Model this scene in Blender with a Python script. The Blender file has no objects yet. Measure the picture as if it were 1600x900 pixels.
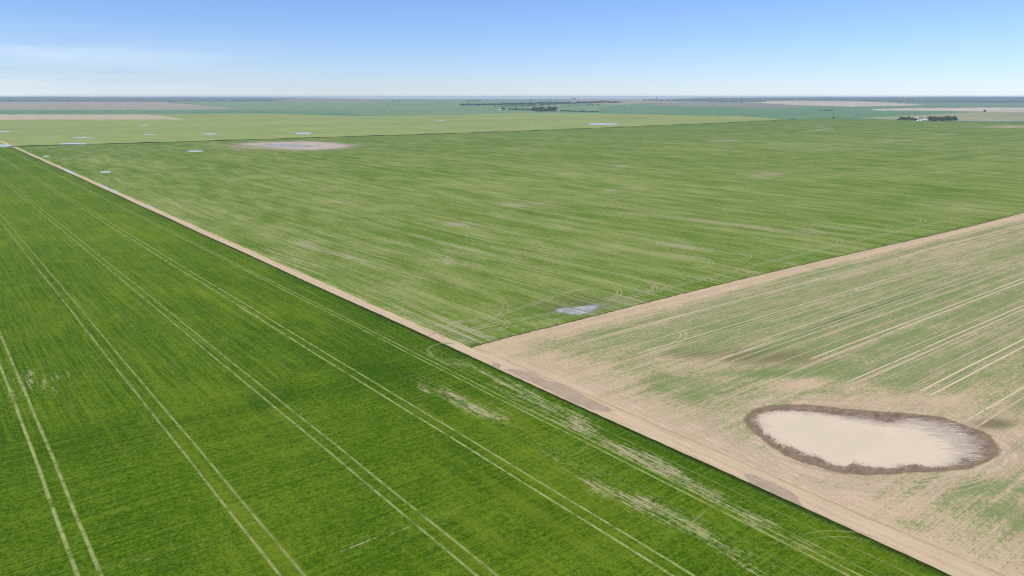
import bpy, bmesh, math, random
import numpy as np
from mathutils import Vector
S = bpy.context.scene
C = S.collection
RAD = math.radians

# ------------------------------------------------------------------ camera
# world X runs along the cross field boundary, world Y along the dirt road; metres
H = 107.0
F_PX, HOR = 1178.6, 150.5                       # focal length and eye level in pixels of the 1600 x 900 photograph
PITCH = math.atan((450-HOR)/F_PX)
HEAD = RAD(38.114)                              # clockwise from +Y
CX, CY = -1.6864*H, -2.3862*H
cam = bpy.data.cameras.new("camera"); cam.sensor_width = 36; cam.lens = F_PX/1600*36
cam.clip_start = 1; cam.clip_end = 200000
co = bpy.data.objects.new("camera", cam); C.objects.link(co)
co.location = (CX, CY, H); co.rotation_euler = (math.pi/2-PITCH, 0, -HEAD)
S.camera = co

# ------------------------------------------------------------------ sky, sun, exposure
SUN_AZ, SUN_EL = RAD(-78), RAD(50)              # azimuth clockwise from +Y
world = bpy.data.worlds.new("World"); S.world = world; world.use_nodes = True
wn = world.node_tree; wn.nodes.clear()
wo = wn.nodes.new("ShaderNodeOutputWorld"); bg = wn.nodes.new("ShaderNodeBackground")
sky = wn.nodes.new("ShaderNodeTexSky"); sky.sky_type = 'NISHITA'; sky.sun_disc = False
sky.sun_elevation = SUN_EL; sky.sun_rotation = SUN_AZ
sky.altitude = 600; sky.air_density = 1.0; sky.dust_density = 0.0; sky.ozone_density = 6.0
bg.inputs['Strength'].default_value = 0.096
# thin high cirrus low in the sky: a real cloud layer seen in the sky's own directions
tc = wn.nodes.new("ShaderNodeTexCoord"); mp = wn.nodes.new("ShaderNodeMapping")
mp.inputs['Rotation'].default_value = (0, 0, 0.5); mp.inputs['Scale'].default_value = (1.6, 1.6, 22)
nz = wn.nodes.new("ShaderNodeTexNoise"); nz.inputs['Scale'].default_value = 2.2; nz.inputs['Detail'].default_value = 7; nz.inputs['Roughness'].default_value = .58
wn.links.new(tc.outputs['Generated'], mp.inputs['Vector']); wn.links.new(mp.outputs[0], nz.inputs['Vector'])
mr = wn.nodes.new("ShaderNodeMapRange"); mr.inputs['From Min'].default_value = .36; mr.inputs['From Max'].default_value = .72
mr.inputs['To Max'].default_value = 0.5; wn.links.new(nz.outputs['Fac'], mr.inputs['Value'])
sxyz = wn.nodes.new("ShaderNodeSeparateXYZ"); wn.links.new(tc.outputs['Generated'], sxyz.inputs[0])
def wmath(op, a, b):
    n = wn.nodes.new("ShaderNodeMath"); n.operation = op
    for i, v in enumerate((a, b)):
        if isinstance(v, (int, float)): n.inputs[i].default_value = v
        else: wn.links.new(v, n.inputs[i])
    return n.outputs[0]
def wstep(v, a, b):
    n = wn.nodes.new("ShaderNodeMapRange"); n.interpolation_type = 'SMOOTHSTEP'; wn.links.new(v, n.inputs[0]); n.inputs[1].default_value = a; n.inputs[2].default_value = b; return n.outputs[0]
low = wstep(sxyz.outputs[2], .095, .03); side = wstep(sxyz.outputs[0], .50, .02)
cl_f = wmath('MULTIPLY', wmath('MULTIPLY', mr.outputs[0], low), side)
tint = wn.nodes.new("ShaderNodeMix"); tint.data_type = 'RGBA'; tint.blend_type = 'MULTIPLY'; tint.inputs[0].default_value = 1; tint.inputs[7].default_value = (.81, .885, 1.15, 1)
mx = wn.nodes.new("ShaderNodeMix"); mx.data_type = 'RGBA'
wn.links.new(cl_f, mx.inputs['Factor'])
CLOUD_MIX = mx
wn.links.new(sky.outputs[0], tint.inputs[6]); wn.links.new(tint.outputs[2], mx.inputs[6]); mx.inputs[7].default_value = (8.2, 8.8, 9.6, 1)
wn.links.new(mx.outputs[2], bg.inputs['Color']); wn.links.new(bg.outputs[0], wo.inputs['Surface'])

sl = bpy.data.lights.new("sun", 'SUN'); sl.energy = 3.8; sl.angle = RAD(0.53); sl.color = (1, .94, .82)
so = bpy.data.objects.new("sun", sl); C.objects.link(so); so.location = (0, 0, 600)
sd = Vector((math.sin(SUN_AZ)*math.cos(SUN_EL), math.cos(SUN_AZ)*math.cos(SUN_EL), math.sin(SUN_EL)))
so.rotation_euler = sd.to_track_quat('Z', 'Y').to_euler()
S.view_settings.view_transform = 'Standard'; S.view_settings.look = 'None'
S.view_settings.gamma = 1; S.view_settings.use_curve_mapping = False
S.view_settings.exposure = 0.38
S.render.engine = 'CYCLES'
S.cycles.use_denoising = False; S.cycles.filter_width = 1.25
S.cycles.volume_bounces = 0; S.cycles.transparent_max_bounces = 24; S.cycles.max_bounces = 6

# ------------------------------------------------------------------ terrain
RT = np.array([0, 3900, 5000, 6500, 9000, 14000, 20000, 30000, 45000, 90000.])
AT = np.array([-25, 0, 400, 600, 830, 1020, 1120, 1350, 1600, 1650.])        # bearing as photo column
ZT = np.array([
 # 0 3.9k 5k 6.5k 9k  14k  20k  30k  45k 90k
 [0, 0,  0,   2,   8,  22,  50,  92,  92, 92],
 [0, 0,  0,   2,   8,  22,  50,  92,  92, 92],
 [0, 0,  1,   4,  12,  34,  44,  74,  74, 74],
 [0, 0,  3,   9,  22,  40,  34,  10,   0, 0],
 [0, 0,  4,  12,  26,  43,  30,   5,   0, 0],
 [0, 0,  3,  11,  26,  42,  30,  10,   0, 0],
 [0, 0,  0,   5,  16,  34,  52,  60,  60, 60],
 [0, 0,  0,   1,   6,  24,  56,  78,  78, 78],
 [0, 0,  0,   0,   2,  20,  60,  90,  90, 90],
 [0, 0,  0,   0,   2,  20,  60,  90,  90, 90.]])
def sm(t): return t*t*(3-2*t)
def terrain(x, y):
    x = np.asarray(x, float); y = np.asarray(y, float)
    dx, dy = x-CX, y-CY
    r = np.hypot(dx, dy)
    az = np.arctan2(dx, dy)-HEAD; az = (az+math.pi) % (2*math.pi)-math.pi
    col = np.where(np.abs(az) < 1.3, 800+F_PX/math.cos(PITCH)*np.tan(np.clip(az, -1.3, 1.3)), np.where(az < 0, -9e3, 9e3))
    def lk(t, v):
        v = np.clip(v, t[0], t[-1]-1e-6); i = np.clip(np.searchsorted(t, v, side='right')-1, 0, len(t)-2)
        return i, (v-t[i])/(t[i+1]-t[i])
    i, u = lk(AT, col); j, w = lk(RT, r); u = sm(u); w = sm(w)
    z = (ZT[i, j]*(1-u)+ZT[i+1, j]*u)*(1-w)+(ZT[i, j+1]*(1-u)+ZT[i+1, j+1]*u)*w
    far = np.clip((r-4000)/4000, 0, 1)
    z = z + far*(2.2*np.sin(x/830+1.3)*np.cos(y/1210)+1.3*np.sin(x/390-y/520)+ np.clip((r-12000)/9000, 0, 1)*(4*np.sin(az*41+r/2600)+3*np.sin(az*97-r/1900)))
    return z
sh, ch, sp, cp = math.sin(HEAD), math.cos(HEAD), math.sin(PITCH), math.cos(PITCH)
def proj(x, y, z):                                # world -> photo pixel
    dx, dy, dz = np.asarray(x)-CX, np.asarray(y)-CY, np.asarray(z)-H
    r_ = dx*ch-dy*sh; f_ = dx*sh+dy*ch
    d = f_*cp-dz*sp; u = f_*sp+dz*cp
    d = np.where(d < 1, 1, d)
    return 800+F_PX*r_/d, 450-F_PX*u/d
def at(px, py):                                   # photo pixel -> point of the ground
    a, b = (px-800)/F_PX, (450-py)/F_PX
    f_, u_ = cp+b*sp, -sp+b*cp
    dx, dy = a*ch+f_*sh, -a*sh+f_*ch
    l = math.hypot(dx, dy); dx /= l; dy /= l; u_ /= l
    if u_ < -.036: t = -H/u_; return CX+dx*t, CY+dy*t, 0.0
    t = np.concatenate([np.arange(2500, 12000, 8.), np.arange(12000, 60000, 60.)])
    X, Y = CX+dx*t, CY+dy*t; g = terrain(X, Y); k = np.nonzero(H+u_*t < g)[0]
    k = k[0] if len(k) else np.argmin(H+u_*t-g)
    return float(X[k]), float(Y[k]), float(g[k])

# ------------------------------------------------------------------ node helpers
class K:                                          # a socket with arithmetic
    def __init__(s, nt, o): s.nt, s.o = nt, o
    def m(s, op, b=None, c=None, clamp=False):
        n = s.nt.nodes.new("ShaderNodeMath"); n.operation = op; n.use_clamp = clamp
        for i, v in enumerate((s, b, c)):
            if v is None: continue
            if isinstance(v, K): s.nt.links.new(v.o, n.inputs[i])
            else: n.inputs[i].default_value = v
        return K(s.nt, n.outputs[0])
    def __add__(s, b): return s.m('ADD', b)
    def __sub__(s, b): return s.m('SUBTRACT', b)
    def __mul__(s, b): return s.m('MULTIPLY', b)
    def __rsub__(s, b): return s.m('MULTIPLY', -1.0)+b
    __radd__ = __add__; __rmul__ = __mul__
class M:                                          # a material under construction
    def __init__(s, name):
        s.mat = bpy.data.materials.new(name); s.mat.use_nodes = True; s.nt = s.mat.node_tree; s.nt.nodes.clear()
        s.co = s.nt.nodes.new("ShaderNodeTexCoord").outputs['Object']
    def link(s, inp, v):
        if isinstance(v, K): s.nt.links.new(v.o, inp)
        elif isinstance(v, (tuple, list)): inp.default_value = (*v, 1) if len(v) == 3 and inp.type == 'RGBA' else v
        else: inp.default_value = v
    def attr(s, name, vec=False):
        n = s.nt.nodes.new("ShaderNodeAttribute"); n.attribute_name = name
        return K(s.nt, n.outputs['Color' if vec else 'Fac'])
    def noise(s, sx, sy=None, detail=3, rough=.55, off=0, src=None, rot=0):      # sx, sy: feature size in metres
        sy = sy or sx
        mp = s.nt.nodes.new("ShaderNodeMapping"); mp.inputs['Scale'].default_value = (1/sx, 1/sy, 1/sx); mp.inputs['Location'].default_value = (off*7.3, off*3.1, off)
        if rot:
            rm_ = s.nt.nodes.new('ShaderNodeMapping'); rm_.inputs['Rotation'].default_value = (0, 0, rot); s.nt.links.new(src.o if src else s.co, rm_.inputs[0]); src = K(s.nt, rm_.outputs[0])
        s.nt.links.new(src.o if src else s.co, mp.inputs[0])
        n = s.nt.nodes.new("ShaderNodeTexNoise"); n.inputs['Scale'].default_value = 1; n.inputs['Detail'].default_value = detail; n.inputs['Roughness'].default_value = rough
        s.nt.links.new(mp.outputs[0], n.inputs['Vector'])
        return K(s.nt, n.outputs['Fac'])
    def step(s, v, a, b, lo=0., hi=1.):
        n = s.nt.nodes.new("ShaderNodeMapRange"); n.interpolation_type = 'SMOOTHSTEP'
        for i, q in enumerate((v, a, b, lo, hi)): s.link(n.inputs[i], q)
        return K(s.nt, n.outputs[0])
    def mix(s, f, a, b):
        n = s.nt.nodes.new("ShaderNodeMix"); n.data_type = 'RGBA'
        s.link(n.inputs[0], f); s.link(n.inputs[6], a); s.link(n.inputs[7], b)
        return K(s.nt, n.outputs[2])
    def gain(s, c, v):                             # colour times a scalar
        n = s.nt.nodes.new("ShaderNodeVectorMath"); n.operation = 'SCALE'
        s.link(n.inputs[0], c if isinstance(c, K) else tuple(c)); s.link(n.inputs['Scale'], v)
        return K(s.nt, n.outputs[0])
    def out(s, col, rough=.9, spec=.2, bump=None, bdist=.3, bstr=.6, alpha=None, metal=0.):
        p = s.nt.nodes.new("ShaderNodeBsdfPrincipled"); o = s.nt.nodes.new("ShaderNodeOutputMaterial")
        s.link(p.inputs['Base Color'], col); s.link(p.inputs['Roughness'], rough); s.link(p.inputs['Specular IOR Level'], spec); s.link(p.inputs['Metallic'], metal)
        if bump is not None:
            b = s.nt.nodes.new("ShaderNodeBump"); b.inputs['Distance'].default_value = bdist; b.inputs['Strength'].default_value = bstr
            s.link(b.inputs['Height'], bump); s.nt.links.new(b.outputs[0], p.inputs['Normal'])
        if alpha is not None: s.link(p.inputs['Alpha'], alpha)
        s.nt.links.new(p.outputs[0], o.inputs[0]); return s.mat

# ------------------------------------------------------------------ mesh helpers
def link_mesh(name, verts, faces, mat=None, attrs=None, parent=None, smooth=False, **props):
    me = bpy.data.meshes.new(name)
    if isinstance(verts, np.ndarray) and isinstance(faces, np.ndarray):
        k = faces.shape[1]
        me.vertices.add(len(verts)); me.vertices.foreach_set('co', verts.astype(np.float32).ravel())
        me.loops.add(faces.size); me.loops.foreach_set('vertex_index', faces.astype(np.int32).ravel())
        me.polygons.add(len(faces)); me.polygons.foreach_set('loop_start', np.arange(0, faces.size, k, dtype=np.int32))
        me.polygons.foreach_set('loop_total', np.full(len(faces), k, dtype=np.int32)); me.update(calc_edges=True); me.validate()
    else:
        me.from_pydata([tuple(v) for v in verts], [], [tuple(f) for f in faces]); me.update()
    for n, a in (attrs or {}).items():
        a = np.asarray(a, np.float32)
        if a.ndim == 2:
            A = me.attributes.new(n, 'FLOAT_COLOR', 'POINT'); A.data.foreach_set('color', np.column_stack([a, np.ones(len(a))]).astype(np.float32).ravel())
        else:
            A = me.attributes.new(n, 'FLOAT', 'POINT'); A.data.foreach_set('value', a)
    if mat: me.materials.append(mat)
    if smooth:
        me.polygons.foreach_set('use_smooth', np.ones(len(me.polygons), dtype=bool))
    o = bpy.data.objects.new(name, me); C.objects.link(o)
    if parent: o.parent = parent
    for k, v in props.items(): o[k] = v
    return o
def grid_faces(nu, nv):
    i = np.arange(nu*nv).reshape(nu, nv)
    return np.stack([i[:-1, :-1], i[1:, :-1], i[1:, 1:], i[:-1, 1:]], -1).reshape(-1, 4)
def in_poly(px, py, poly):
    c = np.zeros(np.shape(px), bool); n = len(poly)
    for k in range(n):
        (x0, y0), (x1, y1) = poly[k], poly[k-1]
        with np.errstate(divide='ignore', invalid='ignore'):
            c ^= ((y0 > py) != (y1 > py)) & (px < (x1-x0)*(py-y0)/(y1-y0+1e-9)+x0)
    return c
def blobs(px, py, lst, base=0.):
    v = np.full(np.shape(px), float(base))
    for (x, y, rx, ry, a, *rest) in lst:
        sl_ = rest[0] if rest else 0.0
        yy = py-y-sl_*(px-x)
        d = ((px-x)/rx)**2+(yy/ry)**2
        v = v + a*np.exp(-d*1.1)
    return v
def graded(lo, hi, c, d0, k):                     # coordinates from lo to hi, spacing d0 + k*|distance from c|
    out = [lo]
    while out[-1] < hi: out.append(out[-1]+d0+k*abs(out[-1]-c))
    out[-1] = hi; return np.array(out)
rng = np.random.default_rng(5)

# ------------------------------------------------------------------ ground sheet to the horizon
azs = np.concatenate([np.arange(-180, -40, 5.), np.arange(-40, 40, .09), np.arange(40, 180, 5.)])
ys = np.concatenate([np.arange(900, 240, -20.), np.arange(240, 190, -1.5), np.arange(190, 155, -.33)])
rad = np.concatenate([[3, 25, 60], H*F_PX/cp/(ys-HOR)])
rad = np.concatenate([rad, np.geomspace(rad[-1]*1.025, 31000, 40)])
AZ, RR = np.meshgrid(np.radians(azs)+HEAD, rad, indexing='ij')
GX, GY = CX+np.sin(AZ)*RR, CY+np.cos(AZ)*RR
GZ = terrain(GX, GY)
ppx, ppy = proj(GX, GY, GZ)
n_az = len(azs)
TEAL, OLIVE, TAN, PALE, DKG, MID = (.105, .205, .085), (.235, .285, .075), (.40, .31, .24), (.27, .27, .13), (.035, .085, .04), (.085, .19, .075)
gcol = np.empty(GX.shape+(3,)); gcol[:] = (.10, .17, .075)
def paint(poly, c):
    m = in_poly(ppx, ppy, poly); gcol[m] = c
paint([(-900, 170), (-900, 147), (700, 147), (700, 170)], (.10, .13, .09))
paint([(-900, 158), (-900, 147), (540, 147), (540, 155.5), (200, 158)], (.075, .10, .07))
paint([(360, 157), (400, 154.5), (430, 156), (425, 159), (360, 159)], DKG)
paint([(430, 158), (460, 153), (610, 154.5), (560, 158.5)], (.22, .17, .13))
paint([(-900, 178), (-900, 172), (370, 170), (700, 150), (1010, 150), (1010, 184), (400, 179)], (.13, .215, .105))
paint([(270, 159), (560, 158), (1000, 165), (1000, 172), (370, 171)], (.15, .235, .095))
paint([(-900, 172), (-900, 160), (250, 159), (285, 161.5), (330, 166), (372, 169.5), (300, 171.5)], (.30, .265, .18))
paint([(-900, 190), (-900, 178), (150, 178), (400, 176), (560, 182), (700, 180), (812, 176.5), (938, 177.5), (1150, 181), (1262, 187), (1262, 240), (-900, 240)], OLIVE)
paint([(-900, 188), (-900, 179), (225, 179), (262, 182), (290, 186.5), (180, 187)], (.43, .36, .23))
paint([(-900, 179), (-900, 171.5), (220, 171.5), (420, 173), (560, 177), (562, 182), (400, 177), (150, 178.5)], TEAL)
paint([(560, 177), (700, 174), (812, 172), (1010, 170), (1010, 178), (938, 177.5), (812, 176.5), (700, 180), (560, 182)], (.15, .24, .10))
# right hand country
paint([(880, 156), (1010, 153), (1130, 160), (1010, 164), (940, 163)], (.27, .24, .16))
paint([(935, 177.5), (935, 167), (1010, 161), (1100, 161), (1400, 168), (1800, 169), (1800, 190), (1262, 189), (1150, 181), (1000, 178)], TEAL)
paint([(1000, 164), (1060, 160), (1240, 160), (1290, 165), (1220, 169), (1100, 167)], (.19, .20, .13))
paint([(1150, 158.5), (1230, 157.5), (1330, 157.5), (1400, 161), (1470, 164.5), (1330, 166.5), (1240, 164), (1190, 161)], (.46, .39, .28))
paint([(1360, 170.5), (1440, 168.7), (1540, 168), (1800, 168), (1800, 175), (1600, 175), (1470, 173.3), (1370, 172.5)], (.48, .41, .30))
paint([(1340, 184.5), (1420, 181), (1490, 177), (1545, 174.5), (1800, 174.5), (1800, 190.5), (1500, 189), (1440, 187), (1380, 186)], (.27, .27, .14))
paint([(1420, 164), (1500, 161), (1800, 160), (1800, 168), (1500, 167)], (.12, .20, .11))
paint([(1080, 157.8), (1080, 150), (1800, 150), (1800, 159.5), (1500, 158.7), (1300, 156.8)], (.05, .085, .055))
paint([(1262, 189), (1400, 190), (1800, 191), (1800, 420), (1262, 420)], MID)
m_g = M('open_ground')
n1 = m_g.noise(260, 90, 6, .6); n2 = m_g.noise(1500, 350, 5, .6, 3); n3 = m_g.noise(60, 300, 4, .6, 9)
gc = m_g.gain(m_g.attr('land', True), (n1*.5+n2*.6+n3*.35+.28)*1.0)
gm = m_g.out(m_g.mix(m_g.step(n3, .55, .75)*.22, gc, (.30, .25, .15)), .95, .1)
link_mesh('ground', np.stack([GX, GY, GZ], -1).reshape(-1, 3), grid_faces(*GX.shape), gm, {'land': gcol.reshape(-1, 3)}, smooth=True, kind='structure', label='open farmland running out to the horizon')

# ------------------------------------------------------------------ F1: deep green crop left of the road
ROAD_L, ROAD_R = -7.4, -.4
def field(name, xs, ys_, z, mat, attrf, skirt=0, wob=None, **props):
    X, Y = np.meshgrid(xs, ys_, indexing='ij'); Z = np.full(X.shape, z)
    if wob: X, Y = wob(X, Y)
    px, py = proj(X, Y, Z); at_ = attrf(px, py, X, Y)
    V = np.stack([X, Y, Z], -1).reshape(-1, 3); Fc = grid_faces(*X.shape)
    A = {k: v.ravel() for k, v in at_.items()}
    if skirt:
        i = np.arange(X.size).reshape(X.shape)
        loop = np.concatenate([i[:, 0], i[-1, 1:], i[-2::-1, -1], i[0, -2:0:-1]])
        low = V[loop].copy(); low[:, 2] = z-skirt; b = len(V)
        V = np.vstack([V, low]); k = np.arange(len(loop)); k2 = (k+1) % len(loop)
        Fc = np.vstack([Fc, np.stack([loop[k], b+k, b+k2, loop[k2]], -1)])
        A = {n: np.concatenate([v, v[loop]]) for n, v in A.items()}
    return link_mesh(name, V, Fc, mat, A, kind='structure', **props)
xs1 = -graded(-ROAD_L, 1700, -CX, .9, .011)[::-1]
ys1 = graded(-420, 16.0*H, CY+200, 1.6, .012)
def wob1(X, Y):
    e = np.exp((X-ROAD_L)/3.0)
    return X+e*(.07*np.sin(Y*.9)+.06*np.sin(Y*2.3+1)+.3*np.sin(Y*.03)), Y
def a1(px, py, X, Y):
    bare = blobs(px, py, [(690, 612, 60, 12, .42, .45), (745, 640, 50, 10, .45, .45), (790, 600, 70, 12, .38, .45), (690, 560, 30, 10, .3, .4), (800, 640, 30, 14, .25),
        (940, 768, 55, 12, .42, .5), (1010, 790, 110, 22, .30, .52), (1080, 820, 60, 13, .40, .52), (1150, 868, 90, 22, .25, .5), (1060, 745, 160, 14, .42, .52), (1210, 830, 120, 18, .25, .5), (990, 712, 70, 12, .30, .5), (860, 640, 70, 16, .35, .5), (850, 700, 60, 12, .18, .5),
        (390, 487, 22, 7, .3, .5), (150, 380, 60, 20, .10), (60, 430, 110, 60, .08), (35, 600, 90, 40, .17), (100, 590, 60, 25, .08), (190, 570, 55, 28, .08), (260, 545, 60, 25, .05), (340, 530, 70, 12, .13), (330, 690, 130, 20, .0), (270, 860, 120, 20, .18, -.2), (620, 830, 180, 14, .20, -.3), (620, 780, 130, 12, .10, -.3)])
    lush = blobs(px, py, [(620, 580, 110, 40, .75, .3), (720, 700, 90, 40, .4, .4), (420, 620, 60, 20, .45, -.2), (100, 690, 140, 22, .4, -.2), (340, 650, 260, 14, .45, -.22), (880, 800, 160, 30, .4, .3), (560, 500, 60, 30, .3), (700, 860, 200, 60, .35), (330, 430, 60, 14, .35, .3)])
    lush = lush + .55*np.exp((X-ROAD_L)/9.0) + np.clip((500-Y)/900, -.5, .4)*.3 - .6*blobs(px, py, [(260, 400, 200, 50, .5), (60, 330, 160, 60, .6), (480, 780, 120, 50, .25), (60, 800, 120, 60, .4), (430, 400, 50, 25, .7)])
    rows = 1/(1+np.exp(-(Y-(18+.012*(X+80)))/.6))
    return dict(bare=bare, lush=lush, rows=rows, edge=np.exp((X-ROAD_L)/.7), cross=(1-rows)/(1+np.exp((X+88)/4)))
m = M('dense_green_crop')
L, B, R = m.attr('lush'), m.attr('bare'), m.attr('rows')
sA = m.noise(.38, 28, 2, .5)*.55+m.noise(1.3, 70, 3, .6, 2)*.45           # rows along the road
sB = m.noise(30, .55, 2, .7, 5)*.55+m.noise(60, 1.6, 3, .7, 4)*.45        # rows along the headland
st = m.mix(R, m.gain((1, 1, 1), sB), m.gain((1, 1, 1), sA))
stv = m.nt.nodes.new("ShaderNodeSeparateColor"); m.nt.links.new(st.o, stv.inputs[0]); st = K(m.nt, stv.outputs[0])
gr = m.noise(1.6, None, 6, .92, 1); pt = m.noise(9, 14, 5, .62, 6); big = m.noise(60, 110, 4, .6, 8); wide = m.noise(3.5, 140, 3, .6, 12)
dark, lite, yel = (.030, .080, .0005), (.124, .200, .010), (.165, .210, .012)
g4 = m.noise(.5, None, 3, .9, 61)
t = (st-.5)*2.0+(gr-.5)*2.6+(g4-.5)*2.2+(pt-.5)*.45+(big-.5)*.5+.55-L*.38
c = m.mix(m.step(t, .05, 1.0), dark, lite)
c = m.mix(m.step(pt*.15+big*.85+(wide-.5)*.8, .50, .80)*(1-m.step(L, .2, .9)*.7)*.55, c, yel)
CR = m.attr('cross'); bn = m.mix(CR, m.gain((1, 1, 1), m.noise(.75, 14, 4, .6, 14)), m.gain((1, 1, 1), m.noise(16, .7, 4, .6, 15)))
bs = m.nt.nodes.new('ShaderNodeSeparateColor'); m.nt.links.new(bn.o, bs.inputs[0])
bt = (m.step(B, .03, .2)-1)*.6+B*1.45+(K(m.nt, bs.outputs[0])-.5)*4.0+(gr-.5)*2.8+(pt-.5)*1.6
c = m.mix(m.step(bt, .40, 1.15)*.72, c, m.mix(m.step(pt, .45, .6), (.36, .36, .16), (.48, .39, .25)))
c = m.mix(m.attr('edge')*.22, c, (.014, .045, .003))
f1 = m.out(c, .9, .03, gr*.7+st*.6, .35, .75)
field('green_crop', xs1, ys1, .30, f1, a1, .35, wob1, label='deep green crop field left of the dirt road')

# ------------------------------------------------------------------ F2: paler green field beyond the corner
Y2, YF = 4.8, 15.8*H
def yfar(X): return H*np.interp(X/H, [-1, .9, 2.7, 4.8, 8.1, 12.1, 16.2, 23.3, 30.4, 44], [16.25, 16.1, 15.85, 15.7, 15.45, 15.25, 15.5, 16.1, 16.95, 18.6])
def yb(X): return Y2 + 2.2*np.sin(X/H*1.1-.6)*np.clip(X/H, 0, 1)+np.where(X < 30, -2*np.exp(-X/9), 0)
xs2 = graded(ROAD_R, 32*H, 0, 1.6, .0125)
ts2 = graded(Y2, YF, 0, 1.5, .0115)
def wob2(X, Y):
    t_ = (Y-Y2)/(YF-Y2)
    return X-0.3*np.exp(-(X-ROAD_R)/3)*np.sin(Y*.31), yb(X)*(1-t_)+yfar(X)*t_+np.exp(-(Y-Y2)/3)*(.25*np.sin(X*1.1)+.2*np.sin(X*.37))
def a2(px, py, X, Y):
    bare = blobs(px, py, [(460, 228, 95, 6.5, 1.5), (715, 350, 45, 4, .55), (725, 518, 40, 10, .45, .1), (735, 532, 50, 7, .4), (540, 400, 130, 30, .32, .2), (700, 395, 120, 20, .28, .15), (640, 440, 70, 15, .2), (470, 420, 60, 14, .3, .4), (640, 500, 50, 12, .2, .45),
        (972, 259, 17, 3, .7), (1040, 271, 18, 2, .5), (930, 265, 20, 2, .3), (900, 281, 20, 2, .3), (1180, 275, 60, 6, .35, .05), (1210, 271, 25, 4, .4), (1135, 220, 40, 2.6, .75), (820, 320, 70, 4, .45, -.05), (960, 300, 30, 3, .4, .3), (960, 297, 40, 3, .3, -.12),
        (1120, 349, 150, 5, .4, .12), (1290, 357, 70, 7, .35, .1), (1260, 362, 40, 4, .4, .1), (1070, 385, 60, 9, .42, .1), (1150, 430, 70, 7, .4, -.17), (1050, 440, 40, 7, .45, -.15), (960, 470, 80, 10, .35, -.15), (1310, 318, 130, 7, .3, .07), (1460, 345, 70, 5, .2, -.1), (860, 360, 140, 14, .22), (890, 395, 120, 14, .25), (1500, 320, 90, 7, .25, .05),
        (545, 320, 40, 3, .35, .3), (520, 300, 60, 3, .3, .25), (1580, 198, 60, 2.6, .9), (1395, 219, 40, 1.5, .5, 0), (1480, 210, 24, 1.1, .7), (1270, 196, 90, 5, .3, -.03), (700, 410, 8, 16, .3), (850, 420, 60, 9, .25)])
    lush = blobs(px, py, [(670, 365, 90, 12, .5, .15), (720, 378, 70, 8, .4, .1), (800, 500, 160, 14, .5, -.2), (1040, 455, 200, 10, .45, -.25), (900, 330, 120, 12, .3), (1150, 405, 100, 8, .35, .05), (1440, 300, 200, 12, .35), (1000, 245, 160, 7, .4), (620, 270, 150, 10, .3), (730, 235, 160, 10, .25), (560, 440, 60, 5, .3, .45), (1550, 350, 120, 10, .35, -.15), (1300, 340, 120, 7, .3, .08), (1260, 250, 200, 10, .2)])
    lush = lush+.45*np.clip((Y-650)/900, 0, 1)+.25*np.clip((X-1200)/1200, 0, 1)
    rm = 1/(1+np.exp((py-(250+.04*(px-1000)+18*np.sin(px/170)))/9))*1/(1+np.exp(-(px-1080)/60))
    damp = blobs(px, py, [(880, 478, 70, 14, .7), (950, 470, 50, 10, .4)])
    return dict(bare=bare, lush=lush, rows=rm, edge=np.exp(-np.abs(Y-Y2)/2.0), damp=damp)
m = M('pale_green_crop')
L, B, R = m.attr('lush'), m.attr('bare'), m.attr('rows')
gr = m.noise(3, None, 6, .92, 1); pt = m.noise(16, 60, 5, .62, 6); big = m.noise(90, 260, 5, .6, 8)
def split(v): 
    s_ = m.nt.nodes.new("ShaderNodeSeparateColor"); m.nt.links.new(v.o, s_.inputs[0]); return K(m.nt, s_.outputs[0])
def pair(a, b): return split(m.mix(R, m.gain((1, 1, 1), a), m.gain((1, 1, 1), b)))
wx = m.nt.nodes.new("ShaderNodeVectorMath"); wx.operation = 'ADD'; m.nt.links.new(m.co, wx.inputs[0])
wc = m.nt.nodes.new("ShaderNodeCombineXYZ"); wn_ = (m.noise(900, 800, 2, .4, 31)-.5)*110; m.nt.links.new(wn_.o, wc.inputs[0]); wn2 = (m.noise(900, 800, 2, .4, 37)-.5)*110; m.nt.links.new(wn2.o, wc.inputs[1])
m.nt.links.new(wc.outputs[0], wx.inputs[1]); wv = K(m.nt, wx.outputs[0])
s1 = m.noise(.7, 45, 2, .5); s2 = pair(m.noise(3.2, 190, 4, .62, 2, wv), m.noise(330, 11, 4, .6, 2, wv)); s3 = pair(m.noise(14, 480, 4, .6, 3, wv), m.noise(900, 45, 4, .6, 3, wv)); s4 = pair(m.noise(1.4, 260, 3, .6, 13, wv), m.noise(300, 6, 3, .6, 13, wv))
t = (s1-.5)*.8+(s2-.5)*.9+(s3-.5)*.8+(s4-.5)*.9+(gr-.5)*2.6+(pt-.5)*1.7+(big-.5)*1.1+.54-L*.45
c = m.mix(m.step(t, -.05, 1.15), (.088, .158, .010), (.252, .288, .085))
bt = .07+B*1.3+(big-.5)*.8+(s4-.5)*2.4+(s2-.5)*2.0+(gr-.5)*2.0+(pt-.5)*1.2
c = m.mix(m.step(bt, .40, 1.15)*.80, c, (.37, .32, .22))
ln = m.step(s4*.6+s2*.4+(pt-.5)*.25, .57, .68)*.45
c = m.mix(ln, c, (.30, .30, .17))
c = m.mix(m.attr('damp')*.6, c, (.09, .085, .045))
c = m.mix(m.attr('edge')*m.step(m.noise(4, 4, 3, .6, 21), .35, .6)*.55, c, (.022, .052, .010))
f2 = m.out(c, .9, .04, gr*.5+s1*.5, .25, .6)
field('pale_crop', xs2, ts2, .28, f2, a2, .3, wob2, label='paler streaked green field beyond the field corner')

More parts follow.
